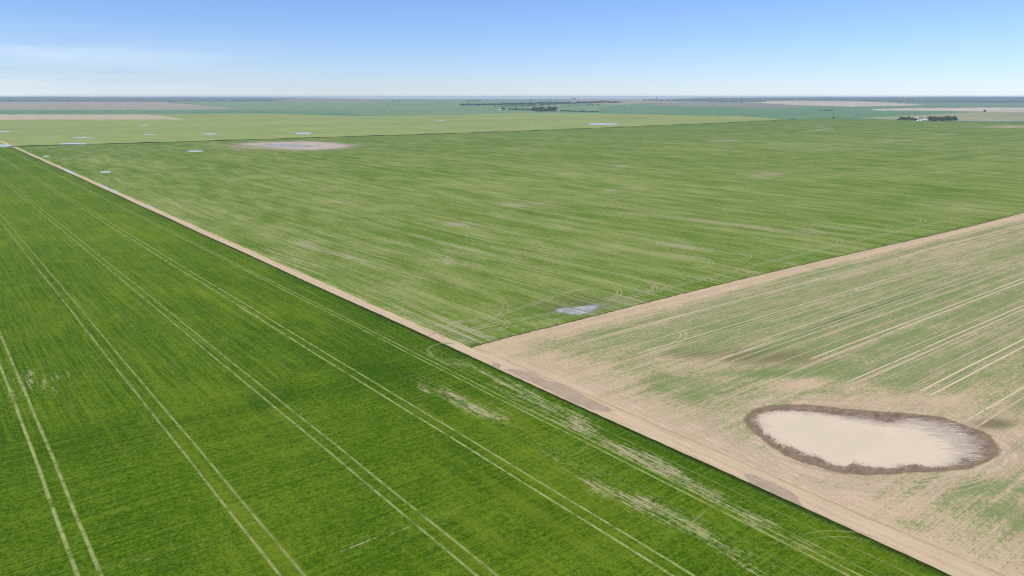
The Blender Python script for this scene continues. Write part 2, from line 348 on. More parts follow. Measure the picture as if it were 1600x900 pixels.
# ------------------------------------------------------------------ F3: sprouting tan field with the pond
def wob3(X, Y):
    t_ = (Y+460)/(460+Y2); return X, -460*(1-t_)+(yb(X)+.5)*t_
xs3 = graded(ROAD_R-1.0, 1500, 0, 1.1, .010); ys3 = -graded(-Y2, 460, 80, 1.3, .003)[::-1]
_p = np.array([at(1168, 665)[:2], at(1560, 705)[:2], at(1330, 634)[:2], at(1390, 739)[:2]])
PC = _p.mean(0); _a = _p[1]-_p[0]; PR = (np.linalg.norm(_a)/2, np.linalg.norm(_p[3]-_p[2])/2); PA = _a/np.linalg.norm(_a)
def a3(px, py, X, Y):
    g = .38+.46*np.clip((X-8)/26, 0, 1)
    g = g*(.1+.9*np.clip((yb(X)-7-Y)/10, 0, 1))*(.1+.9*np.clip((X-3)/4, 0, 1))
    g = g + blobs(px, py, [(1330, 530, 150, 50, .16, -.3), (1150, 510, 90, 14, .16, -.25), (1450, 560, 130, 40, .12, -.3), (1520, 460, 120, 40, .14), (1290, 575, 60, 12, .22), (1390, 598, 50, 5, .3), (1290, 612, 40, 4, .25), (1530, 618, 60, 6, .25, .1),
        (1030, 606, 17, 6, .6), (1060, 596, 35, 6, .25, .2), (1085, 618, 26, 8, .2, .3), (1080, 630, 30, 8, .1, .3), (1130, 616, 20, 4, .4), (1200, 584, 80, 5, .5), (950, 527, 36, 12, .25), (880, 549, 24, 7, .25), (1170, 668, 14, 24, .35), (1150, 690, 30, 20, .28, .4), (1065, 684, 26, 6, .35, .3), (1190, 700, 20, 6, .4, .45), (1420, 820, 60, 12, .3, .2), (1540, 760, 50, 12, .25), (1560, 800, 50, 14, .22), (1270, 750, 50, 5, .3, .3), (1500, 790, 60, 10, .12), (980, 560, 40, 8, .2), (1240, 735, 30, 4, .25)])
    g = g - blobs(px, py, [(1370, 690, 235, 66, .75), (1250, 602, 90, 12, .5), (1100, 568, 90, 16, .35), (1400, 625, 190, 12, .35), (900, 560, 110, 45, .2), (1000, 640, 110, 22, .22, .4), (1300, 780, 150, 18, .3, .1), (1570, 700, 60, 50, .4), (1230, 560, 90, 12, .4), (1180, 640, 60, 16, .3), (1530, 380, 150, 14, .22, -.23)])
    damp = blobs(px, py, [(1190, 556, 110, 17, .9), (1060, 552, 60, 10, .5), (1010, 527, 60, 12, .3), (1290, 570, 80, 10, .35), (1555, 662, 40, 10, .8), (1370, 690, 215, 66, .35), (1420, 725, 190, 42, .2), (1590, 640, 40, 12, .3)])
    dx_, dy_ = X-PC[0], Y-PC[1]; u1 = (dx_*PA[0]+dy_*PA[1]); u2 = (-dx_*PA[1]+dy_*PA[0])
    q = np.hypot(u1/PR[0], u2/PR[1]); pr = (q-1)*(PR[0]+PR[1])/2; pa = np.abs(np.arctan2(u2/PR[1], u1/PR[0]))*40
    return dict(green=g, damp=damp, pr=pr, pa=pa)
m = M('sprouting_tan_field')
G, D = m.attr('green'), m.attr('damp')
gr = m.noise(2.2, None, 6, .95, 1); g2 = m.noise(1.4, 1.0, 3, .7, 3); r1 = m.noise(30, .45, 2, .5, 2); r2 = m.noise(110, 2.2, 3, .6, 4); r3 = m.noise(160, 7, 3, .6, 4.4); r4 = m.noise(.5, 22, 2, .5, 23); pt = m.noise(16, 9, 5, .62, 6); big = m.noise(60, 50, 4, .6, 8)
g4 = m.noise(.7, None, 3, .9, 61)
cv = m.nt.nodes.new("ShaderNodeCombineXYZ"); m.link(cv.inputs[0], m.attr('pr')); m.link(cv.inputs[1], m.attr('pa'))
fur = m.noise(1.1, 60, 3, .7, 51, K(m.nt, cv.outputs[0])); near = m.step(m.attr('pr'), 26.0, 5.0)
soil = m.mix(m.step(big*.5+pt*.5, .35, .65), (.54, .40, .255), (.49, .37, .23))
soil = m.mix(m.step(m.noise(24, 10, 5, .7, 71), .5, .66)*.8, soil, (.57, .385, .28))
soil = m.mix(m.step(m.noise(18, 14, 5, .7, 77), .52, .66)*.5, soil, (.38, .29, .18))
soil = m.mix(m.step(r2*.3+gr*.4+r1*.3, .50, .66)*.6, soil, (.60, .48, .33))
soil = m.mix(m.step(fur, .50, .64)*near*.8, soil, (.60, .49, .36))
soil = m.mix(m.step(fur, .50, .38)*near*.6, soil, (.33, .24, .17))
soil = m.mix(m.step(r4*.6+gr*.4, .50, .62)*m.step(m.nt and K(m.nt, (lambda n: (m.nt.links.new(m.co, n.inputs[0]), n.outputs[0])[1])(m.nt.nodes.new('ShaderNodeSeparateXYZ'))), 38., 12.)*.6, soil, (.62, .50, .36))
soil = m.mix(m.step(gr*.5+g4*.5, .49, .38)*.75, soil, (.27, .20, .125))
soil = m.mix(m.step(gr*.4+g4*.6, .53, .62)*.6, soil, (.66, .55, .38))
soil = m.mix(m.step(D+(pt-.5)*.5+(r2-.5)*.3, .15, .9)*.9, soil, (.165, .120, .068))
tg = G*1.0+(gr-.5)*4.2+(g4-.5)*3.0+(r1-.5)*1.1+(r2-.5)*1.0+(r3-.5)*.9+(pt-.5)*1.0+(big-.5)*.35+(g2-.5)*1.2+(fur-.5)*near*1.6
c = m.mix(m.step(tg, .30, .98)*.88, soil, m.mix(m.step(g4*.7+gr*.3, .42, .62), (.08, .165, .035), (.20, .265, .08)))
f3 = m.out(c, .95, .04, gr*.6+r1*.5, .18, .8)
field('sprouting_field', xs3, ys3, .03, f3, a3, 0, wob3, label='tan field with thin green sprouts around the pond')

# ------------------------------------------------------------------ dirt road
ysr = graded(-420, 18.7*H, 0, 1.5, .006); us = np.linspace(0, 1, 15)
U, Yr = np.meshgrid(us, ysr, indexing='ij')
wide_ = 1+.3/(1+np.exp((Yr-4)/6))                # the road spreads into the bare field below the corner
Xr = (ROAD_L-.9)+(ROAD_R+.7-ROAD_L+.9)*U*wide_+.35*np.sin(Yr*.05)*(1-U*.5)
m = M('dirt_road')
u_ = m.attr('u'); gr = m.noise(.5, None, 4, .7, 1); ln = m.noise(.35, 60, 3, .55, 2); pt = m.noise(3, 18, 5, .6, 4)
def band(c0, w): return 1-m.step((u_-c0).m('ABSOLUTE'), w*.3, w)
c = m.mix(m.step(pt*.5+ln*.5, .38, .62), (.56, .43, .27), (.45, .345, .21))
c = m.mix((band(.33, .09)+band(.60, .09))*m.step(ln, .3, .6)*.5, c, (.62, .49, .37))
c = m.mix(m.step(gr, .55, .3)*.35, c, (.30, .22, .15))
al = m.step(u_+(pt-.5)*.22+(gr-.5)*.12, 1.0, .86)
rd = m.out(c, .95, .08, gr*.5+ln*.5, .1, .6, al)
link_mesh('road', np.stack([Xr, Yr, np.full(Xr.shape, .05)], -1).reshape(-1, 3), grid_faces(*Xr.shape), rd, {'u': U.ravel()}, kind='structure', label='pale dirt road between the fields')

# ------------------------------------------------------------------ flat patches: closed outline -> disc with a radial coordinate
def smooth_closed(p, k=8):
    p = np.array(p, float); n = len(p); out = []
    for i in range(n):
        a, b, c_, d = p[i-1], p[i], p[(i+1) % n], p[(i+2) % n]
        for t_ in np.linspace(0, 1, k, endpoint=False):
            out.append(.5*((2*b)+(-a+c_)*t_+(2*a-5*b+4*c_-d)*t_**2+(-a+3*b-3*c_+d)*t_**3))
    return np.array(out)
def disc(name, outline_px, z, mat, rings=14, over=1.0, **props):
    w = smooth_closed([at(*p)[:2] for p in outline_px]); c0 = w.mean(0)
    s_ = np.linspace(0, over, rings+1)[1:]
    V = [[*c0, 0]]; A = [0.]
    for s0 in s_:
        for q in w: V.append([*(c0+(q-c0)*s0), 0]); A.append(s0)
    n = len(w); F = [(0, 1+k, 1+(k+1) % n) for k in range(n)]
    for r_ in range(rings-1):
        for k in range(n):
            a = 1+r_*n+k; b = 1+r_*n+(k+1) % n; F.append((a, a+n, b+n, b))
    V = np.array(V); V[:, 2] = (terrain(V[:, 0], V[:, 1]))+z
    return link_mesh(name, list(V), F, mat, {'s': A}, kind='structure', **props)
Z8 = lambda l: [(1150+x/3.5556, 600+y/3.5556) for x, y in l]
mud_o = Z8([(52, 200), (90, 148), (200, 118), (400, 118), (600, 138), (800, 153), (1000, 168), (1150, 188), (1280, 235), (1400, 280), (1450, 340), (1465, 385), (1400, 430), (1290, 468), (1150, 486), (1000, 490), (850, 499), (700, 503), (560, 492), (450, 458), (330, 422), (220, 362), (125, 290), (70, 240)])
wat_o = Z8([(112, 188), (180, 155), (300, 150), (450, 155), (560, 172), (680, 185), (760, 198), (850, 212), (950, 195), (1100, 203), (1200, 228), (1290, 275), (1350, 330), (1368, 378), (1300, 425), (1200, 457), (1100, 464), (1000, 452), (900, 462), (820, 468), (720, 455), (650, 440), (600, 462), (520, 440), (430, 405), (340, 370), (250, 338), (190, 302), (135, 245)])
m = M('wet_mud')
s_ = m.attr('s'); gr = m.noise(.6, None, 5, .75); pt = m.noise(5, 3, 5, .65, 2); r1 = m.noise(9, 1.1, 4, .6, 5)
c = m.mix(m.step(pt*.6+r1*.4, .40, .62), (.150, .088, .052), (.25, .165, .105))
c = m.mix(m.step(gr, .50, .62)*.6, c, (.33, .25, .18))
c = m.mix(m.step(s_+(pt-.5)*.3, .86, 1.0)*.55, c, (.24, .19, .09))
c = m.mix(m.step(m.noise(3, 2, 5, .8, 31), .54, .62)*m.step(s_, .97, .88)*.7, c, (.36, .31, .27))
mud = m.out(c, .7, .3, gr*.7+r1*.5, .15, .8, m.step(s_+(pt-.5)*.10+(gr-.5)*.05, 1.03, .955))
disc('mud', mud_o, .05, mud, 20, 1.05, label='dark wet mud ring round the pond')
m = M('silty_water')
s_ = m.attr('s'); pt = m.noise(4, 5, 5, .65, 2); r1 = m.noise(10, .55, 3, .6, 5); r2 = m.noise(.8, 7, 3, .6, 15); big = m.noise(26, 16, 3, .5, 7); gr = m.noise(.8, None, 4, .7, 3)
sx = m.nt.nodes.new("ShaderNodeSeparateXYZ"); m.nt.links.new(m.co, sx.inputs[0]); X_ = K(m.nt, sx.outputs[0])
east = m.step(X_, at(1330, 690)[0], at(1520, 690)[0])
f1_ = m.noise(.45, 9, 4, .65, 41, None, HEAD-1.35); f2_ = m.noise(5, .8, 5, .75, 43, None, HEAD)
e = s_+(pt-.5)*.30+(gr-.5)*.25+(f2_-.5)*(east*.15+.05)
mud_f = m.step(e+east*(f2_-.46)*.5+east*(f1_-.5)*.8, 1.03, .97)
shal = m.step(e+east*.28+(f2_-.5)*1.5*east+(f1_-.5)*1.5*east, .86, 1.08)
c = m.mix(m.step(big, .3, .7), (.66, .54, .365), (.60, .50, .345))
c = m.mix(m.step(f2_*.6+pt*.4, .5, .66)*.5*east, c, (.46, .40, .32))
c = m.mix(shal*.8, c, (.37, .30, .215))
wat = m.out(c, .3, .12, None, .1, .3, mud_f)
disc('pond', wat_o, .065, wat, 16, 1.08, label='milky beige silty water in the pond')

m = M('clear_puddle_water')
s_ = m.attr('s'); n_ = m.noise(6, 6, 4, .6); r1 = m.noise(2.0, 40, 3, .6, 5)
pud = m.out((.50, .53, .50), .3, .25, None, .1, .3, m.step(s_+(n_-.5)*.6+(r1-.5)*.3, 1.02, .86))
m = M('salt_flat_puddle')
s_ = m.attr('s'); n_ = m.noise(4, 4, 4, .6); r1 = m.noise(14, .8, 3, .6, 5); r2 = m.noise(.9, 14, 3, .6, 9)
salt = m.out(m.mix(m.step(r1*.5+r2*.5, .42, .58), (.22, .23, .19), (.50, .49, .48)), .6, .15, None, .1, .3, m.step(s_+(n_-.5)*.5+(r1-.5)*1.2+(r2-.5)*.5, 1.05, .75)*.92)
m = M('dried_slough')
s_ = m.attr('s'); n_ = m.noise(20, 30, 4, .6); r1 = m.noise(3, 60, 4, .6, 5)
dry = m.out(m.mix(m.step(n_*.5+r1*.5, .42, .6), (.42, .33, .22), (.50, .44, .37)), .8, .2, None, .1, .3, m.step(s_+(n_-.5)*.5+(r1-.5)*.5, 1.05, .75)*.95)
m = M('damp_track_mud')
s_ = m.attr('s'); n_ = m.noise(2, 6, 4, .6); gr = m.noise(.5, None, 4, .7, 2)
dmp = m.out(m.mix(m.step(n_, .4, .6), (.40, .30, .20), (.47, .36, .245)), .7, .25, gr, .08, .5, m.step(s_+(n_-.5)*.28+(gr-.5)*.12, 1.05, .85)*.8)
def ell(x, y, rx, ry, sl_=0, n=10): return [(x+rx*math.cos(a), y+ry*math.sin(a)+sl_*rx*math.cos(a)) for a in np.linspace(0, 2*math.pi, n, endpoint=False)]
Z3 = lambda l: [(500+x/3.2, 400+y/3.2) for x, y in l]
disc('damp_mud', Z3([(925, 566), (1000, 568), (1070, 590), (1130, 622), (1200, 640), (1290, 682), (1390, 735), (1465, 772), (1390, 778), (1300, 745), (1210, 705), (1120, 660), (1030, 618), (970, 590)]), .065, dmp, 6, 1.1, label='long grey damp strip on the road edge')
disc('damp_mud', [(1163, 741), (1185, 745), (1215, 758), (1238, 770), (1252, 788), (1240, 792), (1215, 782), (1190, 766), (1172, 755)], .065, dmp, 6, 1.1, label='short dark damp patch on the road beside the pond')
disc('damp_mud', [(770, 566), (782, 570), (779, 575), (770, 572)], .065, dmp, 4, 1.1, label='small damp spot at the field corner')
disc('puddle', Z3([(1160, 268), (1200, 262), (1260, 258), (1320, 250), (1380, 246), (1410, 250), (1390, 266), (1360, 285), (1300, 300), (1230, 296), (1180, 285)]), .30, salt, 8, 1.25, label='grey white streaky puddle near the field corner')
disc('dry_slough', [(360, 225), (410, 222), (470, 220.5), (520, 222.5), (556, 227), (545, 231.5), (490, 235.5), (440, 233), (400, 228.5)], .31, dry, 8, 1.2, label='large pinkish dried slough in the pale field')
for x, y, rx, ry, sl_, z, lb in [
    (115, 225, 23, 1.7, 0, .32, 'long pale puddle at the far field edge'), (305, 236.4, 14, 1.2, 0, .32, 'thin white puddle left of the dried slough'), (165, 269, 9, 1.5, 0, .32, 'small white puddle just right of the road'),
    (72, 244.5, 6, 1, 0, .32, 'faint puddle near the far end of the road'), (110, 268.3, 12, 2.0, .42, .07, 'road puddle farthest up the road'), (164, 291, 8, 2.0, .45, .07, 'road puddle in the middle of the three'),
    (179, 298, 8, 1.8, .42, .07, 'road puddle just below the middle one'), (236, 322.5, 7, 2.2, .45, .07, 'nearest road puddle'), (6, 228, 12, 2.0, 0, .52, 'puddle at the left end of the far field edge'),
    (225, 196, 6, .8, 0, .4, 'small puddle below the tan strip'), (130, 215.5, 18, .9, 0, .4, 'thin puddle left in the olive field'), (234, 210.2, 12, .7, 0, .4, 'thin puddle in the olive field'), (328, 209.5, 11, 1.3, 0, .4, 'dark blue puddle in the olive field'),
    (474, 208.7, 14, 1.5, 0, .4, 'blue slough with tan rim in the olive field'), (943, 193.9, 27, 1.4, 0, .4, 'long blue slough right in the olive field'), (690, 189, 8, .6, 0, .4, 'tiny slough in the olive field'), (8, 206, 10, .8, 0, .4, 'puddle at the left end of the olive field')]:
    disc('puddle', ell(x, y, rx, ry, sl_), z, pud, 6, 1.15, label=lb)
disc('puddle', ell(450, 227.3, 38, 2.2, .04), .325, salt, 6, 1.2, label='white salty centre of the large dried slough')

# ------------------------------------------------------------------ wheel tracks
def spline(p, k=10):
    p = np.array(p, float)
    if len(p) < 3: return np.array([p[0]+(p[1]-p[0])*t_ for t_ in np.linspace(0, 1, 2*k)])
    q = np.vstack([2*p[0]-p[1], p, 2*p[-1]-p[-2]]); out = []
    for i in range(1, len(q)-2):
        a, b, c_, d = q[i-1], q[i], q[i+1], q[i+2]
        for t_ in np.linspace(0, 1, k, endpoint=False): out.append(.5*((2*b)+(-a+c_)*t_+(2*a-5*b+4*c_-d)*t_**2+(-a+3*b-3*c_+d)*t_**3))
    return np.array(out+[p[-1]])
class Tracks:
    def __init__(s): s.V, s.F, s.u, s.a = [], [], [], []; s.n = 0
    def add(s, pts, width, z, k=.8, fade=.0, raw=False):
        c_ = np.asarray(pts, float); d = np.gradient(c_, axis=0); d /= np.linalg.norm(d, axis=1)[:, None]+1e-9
        nrm = np.stack([-d[:, 1], d[:, 0]], 1); b = len(s.V); n = len(c_); zz = z+.0013*(s.n % 10); s.n += 1
        for i in range(n):
            e = min(i, n-1-i)/(n*.5); st_ = k*(min(1, e/max(fade, 1e-3)) if fade else 1)
            for u in (0, .5, 1):
                q = c_[i]+nrm[i]*(u-.5)*width; s.V.append((q[0], q[1], zz)); s.u.append(u); s.a.append(st_)
        for i in range(n-1):
            for j in (0, 1):
                q = b+i*3+j; s.F.append((q, q+1, q+4, q+3))
    def px(s, pts, width, z, k=.8, fade=0., gap=0):
        w = spline([at(*p)[:2] for p in pts])
        if gap:
            d = np.gradient(w, axis=0); d /= np.linalg.norm(d, axis=1)[:, None]+1e-9; nrm = np.stack([-d[:, 1], d[:, 0]], 1)
            s.add(w+nrm*gap/2, width, z, k, fade); s.add(w-nrm*gap/2, width, z, k, fade)
        else: s.add(w, width, z, k, fade)
    def build(s, name, mat, label): return link_mesh(name, s.V, s.F, mat, {'u': s.u, 'k': s.a}, kind='structure', label=label)
def track_mat(name, c1, c2, brk=.5):
    m = M(name); u_ = m.attr('u'); k_ = m.attr('k'); gr = m.noise(1.2, None, 5, .9); pt = m.noise(6, 6, 4, .6, 3)
    prof = 1-m.step((u_-.5).m('ABSOLUTE'), .18, .5)
    al = prof*k_*m.step(gr*.45+pt*.55, .62-.28*1, .62-.28+brk*.5)
    return m.out(m.mix(gr, c1, c2), .9, .1, None, .1, .3, al.m('MINIMUM', 1.0))
def lineY(x, y0, y1, seed=0, amp=.12):
    y = graded(y0, y1, 0, 4, .02); return np.stack([x+amp*np.sin(y/37+seed)+amp*.5*np.sin(y/11+seed*2), y], 1)
def lineX(y, x0, x1, seed=0, amp=.2):
    x = graded(x0, x1, 0, 4, .02); return np.stack([x, y+amp*np.sin(x/41+seed)+amp*.5*np.sin(x/13+seed*2)], 1)
T = Tracks(); zt = .303
for k, (a, b, w, kk) in enumerate([(-1.88, -1.845, 1.1, .8), (-1.545, -1.505, 1.35, .95), (-1.203, -1.162, 1.1, .8), (-.871, -.836, 1.1, .85), (-.540, -.504, 1.1, 1.0), (-.243, -.222, 1.0, .9), (-2.2, -2.16, .7, .6), (-2.54, -2.5, .7, .6)]):
    T.add(lineY(a*H, -420, 15.9*H, k), w, zt, kk); T.add(lineY(b*H, -420, 15.9*H, k), w, zt, kk*.95)
for a, y0, y1, w, kk in [(-.135*H, -300, 20, .55, .55), (-.195*H, -300, 60, .6, .6), (-.31*H, -260, -10, .5, .35), (-.335*H, -260, 0, .5, .3), (-.09*H, -260, -60, .4, .3), (-.30*H, 0, 600, .45, .3), (-.16*H, 20, 900, .4, .35)]:
    T.add(lineY(a, y0, y1, 3+a), w, zt, kk, .15)
for x in np.arange(-1.95, -.2, .0545):            # faint drill passes in the far part
    T.add(lineY(x*H+rng.normal()*.5, 22, 15*H*rng.uniform(.3, .9), x*9), .35, zt, rng.uniform(.06, .26), .15)
for pts, w, k_, g in [([(630, 600), (660, 590), (683, 582), (700, 573)], .5, .6, 0), ([(615, 596), (650, 586), (672, 579)], .35, .5, 0), ([(620, 632), (660, 622), (690, 612), (705, 608)], .5, .5, 2.4), ([(735, 643), (755, 636), (775, 629)], 1.1, .9, 0), ([(720, 650), (740, 643), (765, 634)], .5, .6, 0),
        ([(1030, 824), (1052, 812), (1068, 803)], .8, .55, 0), ([(1045, 838), (1075, 822), (1095, 806), (1104, 796)], .9, .6, 0), ([(925, 772), (937, 766), (948, 760)], 1.0, .8, 0), ([(938, 780), (950, 774), (958, 768)], 1.0, .8, 0), ([(868, 727), (895, 713), (915, 700), (920, 690)], .8, .55, 0),
        ([(1240, 845), (1290, 836), (1340, 838), (1380, 848)], .5, .75, 2.6), ([(1380, 848), (1410, 862), (1440, 890)], .4, .2, 0), ([(375, 826), (390, 821), (408, 815)], .4, .8, 0), ([(385, 602), (430, 590), (470, 577)], .3, .4, 0), ([(1100, 840), (1190, 850), (1260, 838)], .4, .3, 0)]:
    T.px(pts, w, zt, k_, .5, g)
for i in range(11):                               # tight turns beside the corner
    o_ = i*3.2
    T.px([(712-o_*.2+2, 538-i*.2), (690-o_*.55, 536+i*.6), (668-o_*.1+i*.6, 548+i*.7), (690+i*1.2, 560+i*1.1), (720+i*2, 563+i*1.1), (742-i, 560+i)], .38, zt, .50, .25)
T.build('crop_tracks', track_mat('pressed_crop', (.21, .29, .05), (.38, .40, .16), .45), 'paired sprayer tracks pressed into the deep green crop')

T = Tracks(); zt = .285
for x, y0, y1, w, kk, gap in [(.26*H, 60, 700, .5, .55, 0), (.20*H, 40, 620, .5, .6, 0), (.45*H, 60, 900, .5, .3, 2.6), (1.15*H, 80, 900, .6, .3, 3), (1.9*H, 120, 1100, .8, .28, 3), (2.7*H, 80, 1200, .8, .25, 3)]:
    T.add(lineY(x, y0, y1, x), w, zt, kk, .2)
    if gap: T.add(lineY(x+gap, y0, y1, x), w, zt, kk, .2)
for i in range(70):
    x = rng.uniform(.1, 16)*H; y0 = rng.uniform(.6, 11)*H
    if x/H > 7 and y0/H > 6: continue
    T.add(lineY(x, y0, y0+rng.uniform(60, 420), x, .6), .5+.0011*x, zt, rng.uniform(.10, .32), .4)
for pts, w, k_, g in [([(520, 418), (590, 448), (640, 476), (690, 500), (720, 504), (765, 497), (850, 470), (960, 432)], .5, .55, 2.2), ([(500, 420), (600, 470), (660, 500), (700, 512), (740, 514), (775, 500), (790, 480), (770, 462), (700, 440), (600, 412)], .5, .5, 2.6),
        ([(700, 525), (740, 515), (800, 502), (900, 484), (990, 464), (1100, 436), (1250, 398), (1420, 358), (1600, 318)], .7, .6, 3.0), ([(712, 532), (790, 512), (870, 500), (1010, 466)], .6, .4, 2.5), ([(690, 516), (710, 505), (740, 500), (780, 494)], .5, .55, 2.0),
        ([(775, 520), (788, 512), (793, 504), (785, 500)], .5, .6, 2.0), ([(860, 460), (920, 452), (955, 450), (968, 456), (960, 466), (930, 470)], .55, .7, 2.4), ([(950, 424), (1000, 436), (1022, 448), (1018, 455), (990, 460)], .55, .75, 2.6),
        ([(1040, 398), (1085, 402), (1110, 409), (1104, 417), (1080, 422)], .55, .7, 2.6), ([(1130, 395), (1165, 399), (1168, 404), (1140, 409)], .6, .7, 3.0), ([(1250, 380), (1262, 384), (1255, 389), (1230, 392)], .6, .6, 3.), ([(1290, 371), (1312, 376), (1305, 383), (1280, 387)], .6, .65, 3.2), ([(1380, 350), (1390, 354), (1380, 360)], .7, .5, 3.2), ([(1425, 338), (1443, 345), (1430, 350)], .7, .6, 3.4),
        ([(1472, 280), (1478, 283), (1472, 286)], .8, .6, 4), ([(1000, 300), (960, 312), (930, 318), (870, 316), (780, 320)], 1.5, .4, 0), ([(930, 312), (1000, 332), (1100, 346), (1230, 358)], 1.0, .5, 3), ([(940, 300), (975, 291), (1000, 288)], 1.4, .4, 0), ([(700, 385), (702, 400), (706, 418)], .5, .15, 2.4), ([(395, 300), (470, 312), (520, 322)], 1.2, .5, 0), ([(520, 308), (560, 322)], 1.4, .5, 0),
        ([(660, 530), (700, 510), (720, 505), (700, 520), (680, 535)], .5, .5, 0), ([(648, 505), (680, 520), (740, 540)], .5, .45, 2.4), ([(1366, 275), (1440, 266), (1600, 245)], 1.5, .35, 0), ([(1240, 262), (1290, 258), (1340, 258)], 1.5, .3, 0), ([(1360, 257), (1430, 251), (1520, 238)], 1.5, .35, 0), ([(1376, 217), (1395, 219), (1408, 219)], 5, .8, 0), ([(1380, 220), (1410, 221)], 4, .6, 0), ([(1456, 211), (1495, 209)], 4, .7, 0)]:
    T.px(pts, w*1.6, zt, min(1.0, k_*1.25), .2, g)
T.build('crop_tracks', track_mat('pale_stubble_lines', (.38, .37, .17), (.50, .45, .27), .35), 'pale wheel lines and turning loops in the streaked field')

T = Tracks(); zt = .036
def ypx(px, py): return at(px, py)[1]
for (px, py, x0, w, kk) in [(1261, 563, at(1261, 563)[0], .9, .95), (1272, 566, at(1272, 566)[0], 1.0, 1.0), (1431, 615, at(1431, 615)[0], 1.0, .9), (1446, 621, at(1446, 621)[0], 1.0, .9), (1329, 595, at(1310, 600)[0], .9, .6), (1342, 598, at(1330, 602)[0], .9, .5),
        (1181, 542, at(1100, 568)[0], .7, .7), (1200, 545, at(1060, 585)[0], .6, .5), (1115, 517, at(960, 560)[0], .6, .7), (1110, 524, at(940, 560)[0], .5, .5), (1060, 495, at(890, 540)[0], .55, .6), (1060, 502, at(880, 542)[0], .5, .45), (1000, 510, at(860, 546)[0], .5, .55), (1000, 487, at(860, 525)[0], .8, .7), (1000, 496, at(840, 530)[0], .6, .6), (1000, 481, at(800, 530)[0], 1.4, .4), (1300, 430, at(900, 520)[0], .7, .5),
        (1400, 585, at(1460, 560)[0], .4, .5), (1540, 640, at(1480, 660)[0], .9, .6), (1560, 645, at(1500, 670)[0], .8, .5), (1280, 480, at(1200, 500)[0], .5, .4), (1400, 420, at(1100, 490)[0], .6, .4), (1570, 822, at(1500, 850)[0], .6, .2)]:
    T.add(lineX(ypx(px, py), x0, 1400, px), w*1.35, zt, min(1.2, kk*1.25), .03)
for i in range(60):
    y = rng.uniform(-150, -4); x0 = rng.uniform(10, 160)
    T.add(lineX(y, x0, x0+rng.uniform(60, 400), i), rng.uniform(.35, .8), zt, rng.uniform(.3, .75), .2)
for i in range(26):                               # passes parallel to the road
    x = rng.uniform(4, 30); y0 = rng.uniform(-190, -60)
    T.add(lineY(x, y0, y0+rng.uniform(40, 120), i), rng.uniform(.3, .6), zt, rng.uniform(.3, .6), .2)
for pts, w, k_, g in [([(1050, 515), (1062, 517), (1068, 526), (1050, 538), (1000, 552)], .5, .7, 2.6), ([(955, 588), (965, 580), (985, 575), (1030, 562), (1100, 545)], .5, .6, 2.6), ([(950, 545), (1010, 570), (1060, 585), (1120, 590)], .5, .6, 2.6), ([(1050, 585), (1070, 570), (1100, 560), (1160, 548)], .5, .5, 2.4),
        ([(1105, 650), (1102, 636), (1120, 622), (1180, 614), (1260, 610), (1340, 614), (1420, 622), (1500, 632), (1600, 650)], .7, .5, 3), ([(1112, 655), (1110, 640), (1140, 626), (1220, 622), (1300, 622), (1400, 632), (1500, 645), (1560, 662)], .7, .45, 3), ([(1105, 650), (1120, 680), (1180, 720), (1260, 748), (1340, 760), (1440, 762), (1520, 748), (1575, 720), (1600, 690)], .8, .5, 3),
        ([(1130, 672), (1190, 728), (1290, 757), (1400, 756), (1500, 742), (1560, 715), (1572, 690)], .7, .5, 3), ([(1420, 752), (1500, 738), (1552, 716), (1566, 690), (1550, 668)], .6, .6, 2), ([(1600, 715), (1560, 742), (1480, 765), (1380, 772), (1280, 768)], .6, .4, 3), ([(1045, 620), (1120, 655), (1200, 690)], .5, .45, 2.6), ([(1000, 600), (1050, 630), (1130, 670), (1240, 740), (1330, 790)], .6, .4, 2.8),
        ([(900, 505), (915, 500), (925, 492), (928, 486)], .6, .6, 2.2), ([(1445, 620), (1444, 600), (1460, 588), (1600, 520)], .4, .5, 0), ([(1360, 840), (1440, 855), (1530, 880)], .5, .25, 2.6), ([(1180, 735), (1260, 775), (1360, 830), (1460, 880)], .6, .45, 2.6), ([(840, 560), (930, 600), (1000, 640), (1100, 690), (1170, 728)], .6, .45, 2.4), ([(1100, 745), (1135, 715), (1090, 690), (1080, 690)], .4, .0, 0)]:
    T.px(pts, w, zt, k_, .15, g)
T.a = [min(1.2, v*1.35) for v in T.a]
T.build('soil_tracks', track_mat('pale_dry_tracks', (.52, .41, .27), (.62, .50, .34), .25), 'pale wheel tracks across the sprouting field')

# ------------------------------------------------------------------ dark field margin along the far edge
xm = graded(-40, 29.5*H, 0, 10, .01); ym = yfar(xm)+3
V, F = [], []
for x, y in zip(xm, ym):
    w = 4+1.5*math.sin(x/47)+1.0*math.sin(x/19); h_ = 1.5+.5*math.sin(x/31)+.4*math.sin(x/13)
    V += [(x, y, .0), (x, y+.6, h_*.85), (x, y+w*.6, h_), (x, y+w, 0)]
for i in range(len(xm)-1):
    for j in range(3): q = i*4+j; F.append((q, q+4, q+5, q+1))
m = M('rough_margin_grass'); n_ = m.noise(3, 3, 5, .7)
link_mesh('ditch_grass', V, F, m.out(m.mix(n_, (.015, .045, .012), (.06, .10, .03)), .9, .1, n_, 1.0, .8), kind='stuff', label='dark line of rough grass along the far edge of the streaked field', category='grass')

